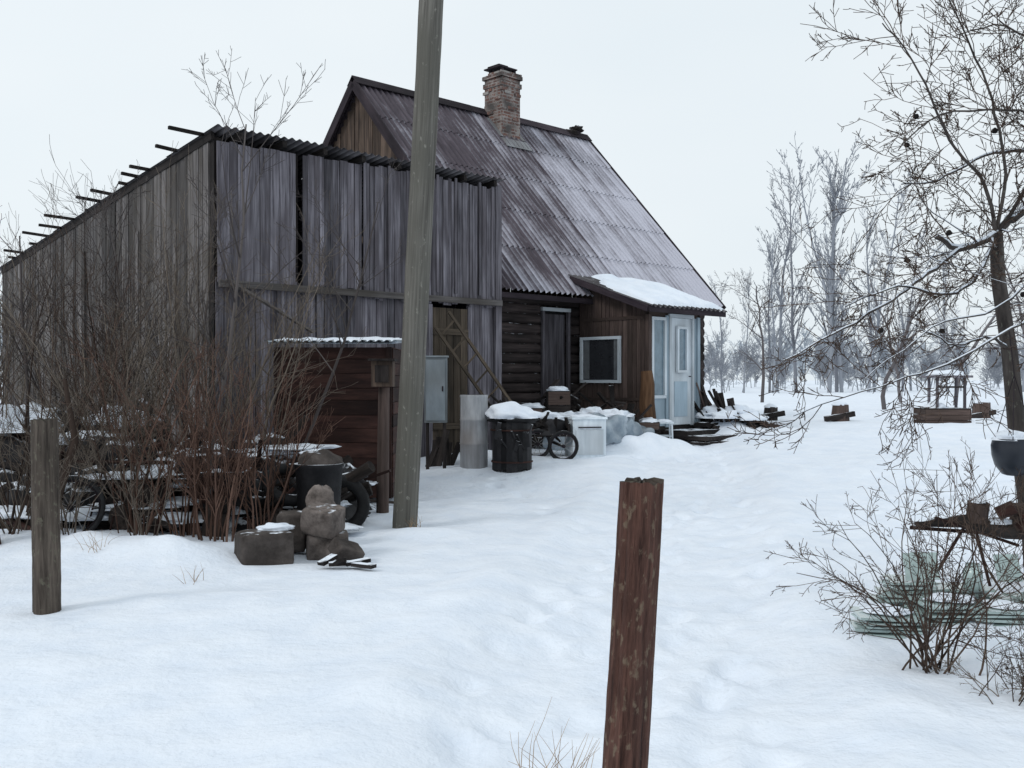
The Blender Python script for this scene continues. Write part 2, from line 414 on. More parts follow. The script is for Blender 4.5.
# ---------------------------------------------------------------- house
HU0, HU1, VE, VR, ZE, ZR = 12.43, 19.84, -13.5, -17.83, 3.27, 8.0
slope = (ZR-ZE)/(VR-VE)*-1
house = empty('farm_house', W(16, -17, .4))
mb = MB()
esl = (W(0, VE, ZE)-W(0, VR, ZR)); SLn = esl.length; esl.normalize()
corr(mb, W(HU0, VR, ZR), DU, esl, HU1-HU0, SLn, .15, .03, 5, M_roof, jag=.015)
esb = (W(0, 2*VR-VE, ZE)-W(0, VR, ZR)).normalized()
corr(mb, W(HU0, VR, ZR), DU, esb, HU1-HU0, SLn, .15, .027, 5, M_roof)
mb.build('roof', house)
mb = MB()
x = HU0-.05
while x < HU1:
    e = min(x+1.15, HU1+.08)
    for sgn in (1, -1):
        a = W(x, VR+sgn*.085, ZR-.055+R.uniform(0, .012)); b = W(e, VR+sgn*.085, ZR-.055+R.uniform(0, .012))
        ax = (W(0, sgn*1.)-UP*slope).normalized(); az = DU; ay = ax.cross(az)
        mb.box((a+b)/2+UP*.05, ax, ay, az, .26, .012, (b-a).length, M_trim)
    x += 1.12
for u in (HU0-.02, HU1+.02):
    for sgn in (1, -1):
        a = W(u, VR, ZR-.06); b = W(u, VR+sgn*(VE-VR), ZE-.06)
        mb.beam(a, b, .035, .2, M_trim, .5)
mb.beam(W(HU0, VE-.03, ZE-.1), W(HU1, VE-.03, ZE-.1), .03, .1, M_trim)
mb.build('roof_trim', house)
mb = MB()
for u, n in ((HU0+.18, -DU), (HU1-.25, DU)):
    A = W(u, VE-.5); B = W(u, 2*VR-VE+.5)
    boardwall(mb, A, B, n, lambda s: 2.9, lambda s: ZR-.1-abs(s+.5-(VE-VR))*slope-.05, M_gable, w=(.11, .17), jag=.01)
mb.build('gable_boards', house)
mb = MB()
HV = -13.9
z = .25; k = 0
while z < 3.2:
    r = .105
    def log(a, b): mb.tube([lerp(a, b, i/6)+V((0, 0, R.uniform(-.008, .008))) for i in range(7)], [r*R.uniform(.95, 1.04) for _ in range(7)], 10, M_log)
    for (a, b) in ((HU0+.05, 14.2), (14.92, HU1-.2)) if .6 < z < 3.0 else ((HU0+.05, HU1-.2),):
        log(W(a, HV-.1, z), W(b, HV-.1, z))
    log(W(HU1-.4, HV+.1, z+.1), W(HU1-.4, -21.8, z+.1)); log(W(HU0+.3, HV+.1, z+.1), W(HU0+.3, -21.8, z+.1)); log(W(HU0+.1, -21.7, z), W(HU1-.2, -21.7, z))
    z += .195
mb.build('log_walls', house)
mb = MB()
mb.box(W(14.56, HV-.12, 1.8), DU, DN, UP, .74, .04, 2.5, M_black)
for q in range(4): mb.box(W(14.32+q*.16, HV-.05, 1.75), DU, DN, UP, .15, .03, 2.3, M_barn, .0+.05*R.random())
for u in (14.19, 14.93): mb.box(W(u, HV+.02, 1.8), DU, DN, UP, .07, .06, 2.4, M_barn, .2)
mb.box(W(14.56, HV+.025, 2.99), UP, DN, DU, .07, .06, .82, M_white, .3)
mb.build('side_door', house)
ch = MB()
cu, cv = 16.5, -17.5
def bbox(u0, u1, v0, v1, z0, z1, mat):
    for (a, b) in ((W(u0, v1), W(u1, v1)), (W(u1, v1), W(u1, v0)), (W(u1, v0), W(u0, v0)), (W(u0, v0), W(u0, v1))):
        L = (b-a).length
        ch.add([a+UP*z0, b+UP*z0, b+UP*z1, a+UP*z1], [(0, 1, 2, 3)], mat, .5, [(0+u0, z0, 0), (L+u0, z0, 0), (L+u0, z1, 0), (u0, z1, 0)])
    c = [W(u0, v0, z1), W(u1, v0, z1), W(u1, v1, z1), W(u0, v1, z1)]
    ch.add(c, [(0, 1, 2, 3)], mat, .2, [tuple(q) for q in c])
bbox(cu-.3, cu+.3, cv-.3, cv+.3, 6.9, 8.75, M_brick)
bbox(cu-.33, cu+.33, cv-.33, cv+.33, 8.55, 8.66, M_brick)
bbox(cu-.345, cu+.345, cv-.345, cv+.345, 8.752, 8.84, M_brick)
for a in (-.2, .2):
    for b in (-.2, .2): ch.box(W(cu+a, cv+b, 8.91), DU, DN, UP, .06, .06, .18, M_trim)
ch.box(W(cu-.06, cv, 9.0), DU, (UP+DU*.04).normalized(), DN, .58, .03, .56, M_trim, .3); ch.box(W(cu-.15, cv, 9.04), DU, UP, DN, .3, .05, .4, M_dark, .3)
ax = esl
ch.box(W(cu, cv+.5, ZR-slope*(cv+.5-VR)+.06), DU, DU.cross(ax).normalized(), ax, .85, .012, .32, M_metal, .2)
for a in (-.36, .36): ch.box(W(cu+a, cv+.12, ZR-slope*(cv+.12-VR)+.06), DU, DU.cross(ax).normalized(), ax, .12, .012, .7, M_metal, .2)
for i in range(40):
    e = R.choice([(-.3, 0), (.3, 0), (0, .3), (0, -.3)]); t = R.uniform(-.3, .3)
    ch.box(W(cu+(e[0] or t), cv+(e[1] or t), R.choice([8.86, R.uniform(7.6, 8.5)])), DU if e[1] else DN, DN if e[1] else DU, UP, .2, R.uniform(.02, .06), .065, M_brick)
ch.build('chimney', house)
ch = MB()
ch.tube([W(19.5, VR, 7.9), W(19.5, VR, 8.17)], [.1, .09], 8, M_trim); ch.blob(W(19.5, VR, 8.18), .19, .15, .09, M_dark, .25)
ch.blob(W(19.25, VR, 8.05), .2, .12, .08, M_dark, .25)
ch.build('roof_vent', house)
PU0, PU1, PV = 15.31, 16.9, -12.13
mb = MB()
pz = lambda v: 3.70-(v+13.86)*.35
boardwall(mb, W(PU0, HV+.02), W(PU0, PV), -DU, lambda s: .35, lambda s: pz(HV+s)-.06, M_porch, w=(.09, .13), jag=.01)
boardwall(mb, W(PU1, PV), W(PU1, HV), DU, lambda s: .35, lambda s: pz(PV-s)-.06, M_porch, w=(.09, .13), jag=.01)
mb.box(W((PU0+PU1)/2, PV, 2.91), UP, DN, DU, .18, .05, PU1-PU0, M_porch, .3)
mb.box(W((PU0+PU1)/2, PV-.01, .5), UP, DN, DU, .36, .05, PU1-PU0, M_dark, .3)
for u in (PU0, 15.86, PU1): mb.box(W(u, PV+.01, 1.75), DU, DN, UP, .09, .09, 2.2, M_blue if u != PU0 else M_porch, .4)
mb.box(W(15.59, PV, .95), DU, DN, UP, .46, .04, .55, M_blue, .4)
mb.box(W(16.78, PV, 1.75), DU, DN, UP, .16, .05, 2.15, M_blue, .3)
for z in (.6, 2.2): mb.box(W(PU0-.05, (HV+PV)/2, z+.6), UP, -DU, DN, .06, .015, 1.6, M_porch, .4)
mb.build('porch_walls', house)
mb = MB()
A = W(PU0-.35, -13.93, pz(-13.93)); e = (W(0, 1, -.35)-W(0, 0)).normalized()
corr(mb, A, DU, e, 2.5, 2.3, .15, .02, 2, M_slate)
mb.beam(W(PU0-.36, -13.86, pz(-13.86)-.06), W(PU0-.36, -11.85, pz(-11.85)-.06), .03, .12, M_trim)
mb.beam(W(PU0-.36, -11.82, pz(-11.8)-.05), W(PU0+2.15, -11.82, pz(-11.8)-.05), .03, .11, M_trim)
mb.build('porch_roof', house)
mb = MB()
nu, nv = 60, 36; vs = []; g = []; fs = []
for j in range(nv+1):
    for i in range(nu+1):
        a, b = i/nu, j/nv
        u = lerp(PU0-.22, PU0+2.18, a); wob = .06*noise.noise(V((u*2.5, 0, 7)))
        vv = lerp(-14.0, -11.82+wob, b)
        e = min(1, min(a, 1-a)*9)**.5*min(1, (1-b)*10)**.5*min(1, b*6)
        h = (.10+.09*noise.noise(V((u*2, vv*2, 0))))*e
        cut = sm(.0, .25, a+b*.9-.25+.25*noise.noise(V((u*3, vv*3, 4))))
        h = h*cut-.03*(1-cut)
        P = W(u, vv, pz(vv)+.03+h+(-.04 if (b == 1 or i in (0, nu)) else 0)); vs.append(P); g.append(tuple(P))
for j in range(nv):
    for i in range(nu):
        q = j*(nu+1)+i; fs.append((q, q+1, q+nu+2, q+nu+1))
mb.add(vs, fs, M_snow, .5, g, True); mb.build('porch_roof_snow', house)
mb = MB()
wz0, wz1, wv0, wv1 = 1.55, 2.42, -13.78, -12.78
o = -DU
def wwin(mb, c0, c1, z0, z1, n, fm, pm, fw=.06, mull=0):
    d = (c1-c0).normalized(); L = (c1-c0).length; mid = (c0+c1)/2
    P = mid+n*.012; mb.box(V((P.x, P.y, (z0+z1)/2)), d, n, UP, L, .01, z1-z0, pm)
    for z in (z0, z1): Q = mid+n*.03; mb.box(V((Q.x, Q.y, z)), UP, n, d, fw, .05, L+fw, fm, .6)
    for c in (c0, c1): Q = c+n*.033; mb.box(V((Q.x, Q.y, (z0+z1)/2)), d, n, UP, fw, .05, z1-z0-fw, fm, .6)
    for k in range(mull): Q = lerp(c0, c1, (k+1)/(mull+1))+n*.03; mb.box(V((Q.x, Q.y, (z0+z1)/2)), d, n, UP, fw*.6, .035, z1-z0-fw, fm, .6)
wwin(mb, W(PU0-.055, wv0), W(PU0-.055, wv1), wz0, wz1, o, M_white, M_pane)
P = W(PU0-.075, wv0+.13, 2.0); mb.box(P, DN, -DU, UP, .14, .004, .8, M_curt); P = W(PU0-.075, wv1-.1, 2.0); mb.box(P, DN, -DU, UP, .1, .004, .8, M_curt)
wwin(mb, W(15.40, PV+.0), W(15.80, PV+.0), 1.25, 2.78, DN, M_white, M_pale)
mb.build('windows', house)
mb = MB()
mb.box(W(16.3, PV+.02, 1.75), DU, DN, UP, .72, .04, 2.12, M_white, .5)
wwin(mb, W(16.15, PV+.045), W(16.45, PV+.045), 1.75, 2.62, DN, M_white, M_pale, .05)
mb.box(W(16.3, PV+.046, 1.2), DU, DN, UP, .42, .015, .7, M_blue, .6)
for u in (15.925, 16.675): mb.box(W(u, PV+.04, 1.75), DU, DN, UP, .06, .08, 2.16, M_white, .3)
mb.box(W(16.3, PV+.04, 2.85), UP, DN, DU, .07, .08, .8, M_white, .3)
mb.tube([W(16.58, PV+.09, 1.65), W(16.5, PV+.1, 1.65)], [.012, .012], 6, M_trim)
mb.build('front_door', house)
mb = MB()
mb.box(W(16.3, PV+.35, .52), DU, UP, DN, 1.2, .16, .6, M_dark); mb.box(W(16.4, PV+.85, .47), DU, UP, DN, 1.4, .08, .5, M_dark)
mb.build('door_step', house)

# ---------------------------------------------------------------- pole & posts
def rpost(name, base, top, r0, r1, mat, seed, n=22, lv=40, ecc=.0, cracks=.3, grow_=1.):
    mb = MB(); vs = []; g = []; fs = []; L = (top-base).length
    for j in range(lv+1):
        c = lerp(base, top, j/lv); z_ = j/lv*L
        for i in range(n):
            th = 2*math.pi*i/n+.3; r = lerp(r0, r1, j/lv)*(1+ecc*math.cos(4*th))
            r *= 1+grow_*(.05*noise.noise(V((math.cos(th)*1.5, math.sin(th)*1.5, z_*1.3+seed)))+.04*noise.noise(V((math.cos(th)*6, math.sin(th)*6, z_*3+seed)))+.02*noise.noise(V((math.cos(th)*14, math.sin(th)*14, z_*14+seed))))
            if noise.noise(V((math.cos(th)*4, math.sin(th)*4+seed, z_*.5))) > cracks: r -= .009
            z = c.z+(.02*noise.noise(V((th*2, seed, 0))) if j == lv else 0)
            vs.append(V((c.x+math.cos(th)*r, c.y+math.sin(th)*r, z))); g.append((math.cos(th)*r0+seed, math.sin(th)*r0, z_))
    for j in range(lv):
        for i in range(n): i2 = (i+1) % n; fs.append((j*n+i, j*n+i2, (j+1)*n+i2, (j+1)*n+i))
    mb.add(vs, fs, mat, .5, g, True)
    ring = vs[lv*n:]; c = sum(ring, V((0, 0, 0)))/n+UP*.004
    rin = [lerp(q, c, .45)+UP*R.uniform(-.014, .008) for q in ring]
    mb.add(ring+rin+[c], [(i, (i+1) % n, n+(i+1) % n, n+i) for i in range(n)]+[(n+i, n+(i+1) % n, 2*n) for i in range(n)], M_postg, .25, [(q.x*.3, q.y*.3, R.random()*.1) for q in ring+rin+[c]], False)
    return mb.build(name)
rpost('utility_pole', V((-1.155, 10.6, -.3)), V((-.72, 10.6, 8.2)), .133, .128, M_pole, 5., 32, 110, .0, .42, .5)
rpost('fence_post', V((.335, 3.2, -.1)), V((.415, 3.2, 1.272)), .069, .067, M_post, 3., ecc=.06, n=48, lv=90, cracks=.36)
rpost('fence_post', V((-3.2, 6.87, -.1)), V((-3.215, 6.87, 1.32)), .092, .086, M_postg, 8., ecc=.06, n=36, lv=60, cracks=.36)

# ---------------------------------------------------------------- small shed
shed = MB()
sx0, sx1, sy0, sy1 = -2.98, -1.52, 12.6, 13.9
def hwall(A, B, n, z0, z1, mat):
    d = (B-A).normalized(); z = z0
    while z < z1:
        h = R.uniform(.14, .2); h = min(h, z1-z); P = (A+B)/2+n*R.uniform(0, .012); shed.box(V((P.x, P.y, z+h/2)), UP, n, d, h-.006, .03, (B-A).length, mat, min(1, max(0, R.gauss(.5, .25)))); z += h
hwall(V((sx0, sy0, 0)), V((sx1, sy0, 0)), V((0, -1, 0)), .1, 2.0, M_rust)
hwall(V((sx0, sy0, 0)), V((sx0, sy1, 0)), V((-1, 0, 0)), .1, 2.0, M_rust)
hwall(V((sx1, sy0, 0)), V((sx1, sy1, 0)), V((1, 0, 0)), .1, 2.0, M_rust)
hwall(V((sx0, sy1, 0)), V((sx1, sy1, 0)), V((0, 1, 0)), .1, 2.0, M_rust)
for x in (sx0+.03, sx1-.03): shed.box(V((x, sy0-.03, 1.05)), V((1, 0, 0)), V((0, 1, 0)), UP, .07, .03, 1.9, M_rust, .2)
corr(shed, V((sx0-.1, sy1+.1, 2.13)), V((1, 0, 0)), V((0, -1, -.05)).normalized(), 1.66, 1.6, .1, .012, 1, M_cab)
vs = []; g = []; fs = []
for b in range(9):
    for a in range(41):
        x = lerp(sx0-.07, sx1+.05, a/40); y = lerp(sy0-.16+.05*noise.noise(V((x*3, 1, 1))), sy1+.05, b/8); ed = 1 if 0 < a < 40 and 0 < b < 8 else 0
        P = V((x, y, 2.045+.055*ed*(1+.8*noise.noise(V((x*4, y*4, 0))))+(y-sy0)*.05)); vs.append(P); g.append(tuple(P))
for b in range(8):
    for a in range(40): q = b*41+a; fs.append((q, q+1, q+42, q+41))
shed.add(vs, fs, M_snow, .5, g, True)
shed.build('garden_shed')

mb = MB(); X = V((1, 0, 0)); Y = V((0, 1, 0))
mb.tube([V((-1.53, 11.8, -.1)), V((-1.52, 11.8, .8)), V((-1.51, 11.8, 1.5))], [.075, .07, .065], 10, M_porch, .6)
mb.box(V((-1.52, 11.8, 1.66)), X, Y, UP, .25, .25, .30, M_gable, .5); mb.box(V((-1.52, 11.78, 1.825)), X, UP, Y, .31, .025, .33, M_dark, .5)
mb.box(V((-1.52, 11.668, 1.66)), X, Y, UP, .16, .012, .2, M_dark, .7)
mb.build('box_on_post')
mb = MB()
mb.box(V((-1.17, 15.4, 1.43)), X, Y, UP, .34, .2, 1.0, M_cab, .2)
mb.box(V((-1.17, 15.29, 1.43)), X, Y, UP, .29, .012, .93, M_cab, .3); mb.box(V((-1.06, 15.28, 1.45)), X, Y, UP, .02, .02, .08, M_trim)
mb.box(V((-1.17, 15.4, 1.945)), X, UP, Y, .38, .025, .24, M_cab, .4)
for x in (-1.3, -1.04): mb.box(V((x, 15.4, .5)), X, Y, UP, .05, .05, .9, M_dark)
for i in range(7): mb.beam(V((-1.4+R.uniform(0, .5), 15.6, .15)), V((-1.3+R.uniform(0, .5), 15.9, R.uniform(.5, .9))), .1, .03, M_dark)
mb.build('utility_cabinet')
mb = MB()
a0, a1 = W(10.5, -12.75, 2.45), W(12.1, -12.3, .3); off = V((.15, -.02, .17))*1.5
for o_ in (V((0, 0, 0)), off): mb.beam(a0+o_, a1+o_, .045, .045, M_door, .5)
for i in range(8): p = lerp(a0, a1, (i+.5)/8); mb.beam(p, p+off, .03, .03, M_door, .6)
mb.build('wooden_ladder')

mb = MB(); bx, by = -.59, 15.5; bz = gz(bx, by)
prof = [(0, .205), (.02, .215), (.36, .215), (.375, .224), (.39, .215), (.73, .215), (.745, .224), (.76, .215), (1.08, .215), (1.11, .222), (1.13, .215)]
mb.tube([V((bx, by, bz-.03+h)) for h, r in prof], [r for h, r in prof], 28, M_metal, .7, cap=False)
mb.tube([V((bx, by, bz+1.03)), V((bx, by, bz+1.05))], [.212, .212], 28, M_trim); mb.build('metal_barrel')
mb = MB(); bx, by = 0.0, 15.3; bz = gz(bx, by)
for i in range(22):
    th = 2*math.pi*i/22; c = V((bx+.29*math.cos(th), by+.29*math.sin(th), bz+.36)); n = V((math.cos(th), math.sin(th), .08)).normalized()
    mb.box(c, V((-n.y, n.x, 0)), n, UP, .085, .025, .78+R.uniform(-.09, .12), M_junk, R.random())
for z, r in ((.12, .31), (.6, .325)): mb.tube([V((bx+r*math.cos(t*.3), by+r*math.sin(t*.3), bz+z)) for t in range(22)], [.014]*22, 6, M_rust)
mb.tube([V((bx, by, bz+.0)), V((bx, by, bz+.7))], [.28, .29], 20, M_black)
mb.blob(V((bx+.02, by, bz+.78)), .4, .34, .2, M_snow, .2, 2, 26, 12, half=True)
mb.blob(V((bx+.02, by, bz+.75)), .38, .33, .07, M_junk, .2, 2)
for i in range(10): a = V((bx+R.uniform(-.25, .1), by+.3, bz+.85)); mb.beam(a, a+V((R.uniform(-.3, .15), R.uniform(-.1, .1), R.uniform(.12, .28))), .07, .03, M_dark)
for i in range(10): a = V((bx+R.uniform(-.25, .3), by-.33, bz+R.uniform(.1, .6))); mb.beam(a, a+V((R.uniform(-.12, .12), -.02, R.uniform(.1, .3))), .06, .015, M_junk)
mb.build('stave_tub')
cart = empty('hand_cart', V((.6, 16.6, gz(.6, 16.6))))
def wheel(c, r, nrm, name, sp=10, parent=None):
    mb = MB(); nrm = nrm.normalized(); a = nrm.cross(UP).normalized(); b = a.cross(nrm).normalized()
    cs = lambda t, q: c+a*math.cos(t)*q+b*math.sin(t)*q
    mb.tube([cs(2*math.pi*i/28, r-.02) for i in range(29)], [.024]*29, 8, M_rubber, cap=False)
    mb.tube([cs(2*math.pi*i/28, r-.05) for i in range(29)], [.010]*29, 6, M_trim, cap=False)
    mb.tube([c-nrm*.05, c+nrm*.05], [.03, .03], 10, M_trim)
    for i in range(sp): mb.tube([c, cs(2*math.pi*i/sp, r-.05)], [.005, .005], 4, M_metal)
    return mb.build(name, parent)
wheel(V((.84, 16.35, .50)), .255, V((.15, -1, 0)), 'wheel_1', parent=cart); wheel(V((.42, 16.6, .52)), .25, V((.35, -1, 0)), 'wheel_2', parent=cart)
mb = MB(); mb.beam(V((.84, 16.35, .50)), V((.7, 17.1, .52)), .04, .04, M_dark); mb.box(V((.6, 16.9, .66)), X, UP, Y, .8, .04, .6, M_dark, .2)
for x in (.25, .95): mb.box(V((x, 16.9, .76)), Y, X, UP, .6, .03, .2, M_dark)
mb.blob(V((.6, 16.9, .66)), .36, .28, .34, M_junk, .2, 2.4, half=True); mb.blob(V((.55, 16.9, .93)), .3, .24, .12, M_snow, .25, half=True)
for i in range(14): p = V((R.uniform(.2, .95), 16.7, R.uniform(.55, .8))); mb.beam(p, p+V((R.uniform(-.3, .3), -.05, R.uniform(.0, .4))), .05, .03, M_dark)
mb.beam(V((.3, 16.5, .66)), V((-.35, 16.2, .95)), .04, .05, M_dark)
mb.build('cart_body', cart)
mb = MB(); c = V((1.24, 16.95, 0)); bz = gz(c.x, c.y)
d = V((.97, .24, 0)).normalized(); n = V((d.y, -d.x, 0))
mb.box(c+UP*(bz+.30), d, n, UP, .58, .48, .66, M_white, .8); mb.box(c+UP*(bz+.65), d, UP, n, .62, .035, .52, M_white, .9)
mb.box(c+n*.246+UP*(bz+.25), d, n, UP, .48, .02, .42, M_white, .5); mb.box(c+n*.262+UP*(bz+.5), UP, n, d, .02, .02, .4, M_trim)
mb.blob(c+UP*(bz+.66)+n*-.05, .27, .2, .05, M_snow, .2, half=True); mb.build('old_stove')
mb = MB()
for (x, y, a, b, h) in ((1.7, 17.75, .3, .3, .5), (1.98, 17.95, .28, .28, .42), (2.3, 18.3, .32, .3, .36), (1.45, 18.1, .36, .32, .62), (1.0, 18.1, .4, .35, .6), (1.95, 18.3, .3, .3, .6)):
    mb.blob(V((x, y, gz(x, y)+h*.35)), a, b, h*.62, M_tarp, .22, 1.7, 34, 20, tint=R.uniform(.1, .9), rot=R.uniform(0, 3), sq=.75)
for (x, y, z, s) in ((1.45, 18.05, .62, .3), (1.0, 18.05, .58, .36), (1.85, 17.85, .45, .28)): mb.blob(V((x, y, gz(x, y)+z-.05)), s, .24, .13, M_snow, .3, 2.5, 24, 8, half=True)
for i in range(46):
    x, y = R.uniform(.4, 2.3), R.uniform(18.35, 18.8); p = V((x, y, gz(x, y)+R.uniform(.2, 1.0)*(1.3-x*.3)))
    mb.beam(p, p+V((R.uniform(-.4, .4), R.uniform(-.1, .2), R.uniform(-.1, .4))), R.uniform(.04, .14), .04, M_dark)
mb.build('tarpaulin_heap')
mb = MB()
for (x, y, sx, sz) in ((.35, 18.3, .5, .7), (.85, 18.5, .4, 1.0), (2.55, 18.55, .35, .5)):
    z = gz(x, y); a = R.uniform(-.3, .3); d = V((math.cos(a), math.sin(a), 0)); n = V((d.y, -d.x, 0))
    for q in range(4): mb.box(V((x, y, z+sz*(q+.5)/4))+n*.2, UP, n, d, sz/4-.01, .025, sx, M_porch if q % 2 else M_dark)
    for e in (-1, 1): mb.box(V((x, y, z+sz/2))+d*e*sx/2, n, d, UP, .4, .025, sz, M_dark)
    mb.box(V((x, y, z+sz)), d, UP, n, sx, .02, .4, M_dark); mb.blob(V((x, y, z+sz)), sx/2, .19, .09, M_snow, .2, half=True)
mb.build('wooden_crate')
mb = MB(); b0 = W(PU0-.35, PV+.25, .4)
mb.tube([b0, b0+V((.03, 0, .35)), b0+V((.0, 0, .75)), b0+V((.02, .03, 1.1)), b0+V((.0, .04, 1.35))], [.17, .15, .14, .125, .11], 14, M_orange, .2, rough=.06); mb.build('standing_log')
mb = MB(); c = V((2.86, 18.9, gz(2.86, 18.9)))
mb.box(c+UP*.45, X, UP, Y, .34, .03, .34, M_white, .8)
for a in (-.14, .14):
    for b in (-.14, .14): mb.beam(c+V((a*1.1, b*1.1, 0)), c+V((a, b, .44)), .03, .03, M_white, .7)
for b in (-.15, .15): mb.beam(c+V((-.15, b, .2)), c+V((.15, b, .2)), .02, .02, M_white, .7)
mb.blob(c+UP*.465, .16, .16, .05, M_snow, .1, half=True); mb.build('white_stool')
mb = MB()
for i in range(44):
    p = V((3.95+R.uniform(0, 1.0), 20.6+R.uniform(-.4, .3), .52)); L = R.uniform(.5, 1.35)*(1-.6*(p.x-3.95))
    mb.beam(p, p+V((R.uniform(-.5, -.1), R.uniform(-.1, .3), L)), R.uniform(.05, .16), .03, M_dark if R.random() < .7 else M_porch, None)
for i in range(30):
    p = V((3.9+R.uniform(0, 1.2), 20.2+R.uniform(-.3, .3), .55+R.uniform(0, .25))); mb.tube([p, p+V((R.uniform(-.3, .4), .3, R.uniform(-.02, .05)))], [.06, .06], 8, M_dark)
for i in range(6): x, y = R.uniform(3.9, 5), R.uniform(20, 20.5); mb.blob(V((x, y, gz(x, y)+.12)), .3, .2, .16, M_snow, .25, half=True)
mb.build('firewood_pile')
mb = MB()
for i in range(9):
    p = V((3.2+R.uniform(0, 1.2), 18.9+R.uniform(0, .6), gz(3.8, 19)+.02+R.uniform(0, .04))); mb.beam(p, p+V((R.uniform(.3, .6), R.uniform(-.2, .2), R.uniform(-.02, .03))), .1, .03, M_dark)
mb.build('loose_planks')

mb = MB(); c = V((9.65, 22.2, gz(9.65, 22.2))); k = .72
for a in (-.42, .42):
    for b in (-.3, .3): mb.box(c+V((a*k, b*k, .52)), X, Y, UP, .05, .05, 1.1, M_barn)
mb.box(c+V((0, 0, 1.08)), X, UP, Y, .9, .05, .6, M_barn, .8); mb.blob(c+UP*1.10, .44, .29, .12, M_snow, .15, 2, 24, 8, half=True)
for z in (.06, .18, .30): mb.box(c+V((-.1, -.32, z)), UP, Y, X, .11, .03, 1.0, M_porch); mb.box(c+V((-.1, .32, z)), UP, Y, X, .11, .03, 1.0, M_porch)
for s in (-.59, .39):
    for z in (.06, .18, .30): mb.box(c+V((s, 0, z)), UP, X, Y, .11, .03, .64, M_porch)
mb.box(c+V((-.1, 0, .37)), X, UP, Y, .98, .03, .66, M_dark); mb.beam(c+V((-.3, -.2, .85)), c+V((.3, -.2, .85)), .04, .04, M_dark); mb.blob(c+V((-.25, 0, .38)), .25, .22, .12, M_snow, .2, half=True)
mb.build('garden_well')
for (x, y, s) in ((6.2, 24, .9), (7.7, 23.5, 1.1), (10.6, 24, .8), (12.2, 26, 1.2)):
    mb = MB(); z = gz(x, y)
    mb.tube([V((x, y, z-.1)), V((x+.02, y, z+.35*s))], [.2*s, .17*s], 12, M_dark if s < 1.05 else M_porch, .8, rough=.06); mb.blob(V((x, y, z+.33*s)), .17*s, .17*s, .1, M_snow, .1, half=True)
    mb.beam(V((x-.4, y-.2, z+.05)), V((x+.3, y-.1, z+.17)), .14, .12, M_dark); mb.build('tree_stump')

# ---------------------------------------------------------------- scrap heap at left
mb = MB()
def heaph(x, y): return max(0, (.85 if x < -2.4 else .5)*math.exp(-((y-11.4)/.95)**2)*(.75+.6*noise.noise(V((x*1.2, y, 3)))))
vs = []; fs = []; g = []
for j in range(25):
    for i in range(81):
        x = lerp(-6.6, -1.55, i/80); y = lerp(9.9, 12.6, j/24); z = gz(x, y)-.08+heaph(x, y)*min(1, min(i, 80-i)/6, min(j, 24-j)/4)+.10*noise.noise(V((x*4, y*4, 0)))+.05*noise.noise(V((x*10, y*10, 0)))
        vs.append(V((x, y, z))); g.append((x, y, z))
for j in range(24):
    for i in range(80): q = j*81+i; fs.append((q, q+1, q+82, q+81))
mb.add(vs, fs, M_junk, .4, g, True)
for i in range(190):
    x = R.uniform(-6.2, -2.0); y = R.uniform(10.0, 12.2)
    p = V((x, y, gz(x, y)+heaph(x, y)*R.uniform(.2, 1)+.05)); th = R.uniform(-1.2, 1.2); L = R.uniform(.2, .8)
    if R.random() < .55: q = p+V((math.cos(th)*L, math.sin(th)*L*.6, R.uniform(-.3, .35))); mb.tube([p, (p+q)/2+V((0, 0, R.uniform(-.03, .03))), q], [R.uniform(.02, .085)]*3, 8, R.choice([M_dark, M_bare, M_bare]))
    else: mb.beam(p, p+V((math.cos(th)*L, math.sin(th)*L, R.uniform(-.15, .4))), R.uniform(.04, .13), .03, R.choice([M_dark, M_bare, M_rust]))
for i in range(34):
    x = R.uniform(-5.6, -1.8); y = R.uniform(10.3, 11.9); s = R.uniform(.10, .26)
    mb.blob(V((x, y, gz(x, y)+heaph(x, y)+.02)), s*1.3, s, s*.8, M_junk, .2, 2, 18, 11)
# a few logs lying end-on and one leaning stump
for (x, y, r) in ((-3.9, 9.95, .13), (-3.62, 9.98, .11), (-3.78, 10.0, .12), (-2.35, 9.95, .11), (-2.15, 9.9, .12), (-4.75, 10.0, .13)):
    z = gz(x, y)+r*.9+(.2 if x in (-3.78,) else 0); p = V((x, y, z)); mb.tube([p, p+V((R.uniform(-.2, .2), .6, R.uniform(0, .06)))], [r, r*.95], 12, M_bare, .8, rough=.07)
mb.tube([V((-3.0, 10.0, -.05)), V((-2.95, 10.05, .42))], [.13, .11], 12, M_bare, .6, rough=.07)
# small machine: engine block with pulley and pipes
c = V((-2.95, 10.35, gz(-2.95, 10.35)+.45)); mb.box(c, X, Y, UP, .45, .35, .35, M_junk, .6, tw=.02); mb.box(c+V((.1, -.05, .24)), X, Y, UP, .2, .2, .16, M_rust, .3)
mb.tube([c+V((-.1, -.2, .0)), c+V((-.1, -.26, .0))], [.15, .15], 20, M_rust, .5); mb.tube([c+V((-.1, -.25, .0)), c+V((-.1, -.30, .0))], [.04, .04], 10, M_metal, .1)
mb.tube([c+V((.2, -.1, .1)), c+V((.35, -.12, .25)), c+V((.38, -.12, .5))], [.025, .025, .025], 8, M_rust)
for i in range(52):
    x = R.uniform(-6.2, -1.8); y = R.uniform(10.0, 12.2); s = R.uniform(.08, .32)
    mb.blob(V((x, y, gz(x, y)+heaph(x, y)+.0)), s*1.4, s, R.uniform(.05, .11), M_snow, .3, 2.4, 22, 6, half=True)
mb.build('scrap_wood_heap')
wheel(V((-4.35, 9.85, .33)), .32, V((.25, -1, .35)), 'old_cart_wheel', 12)
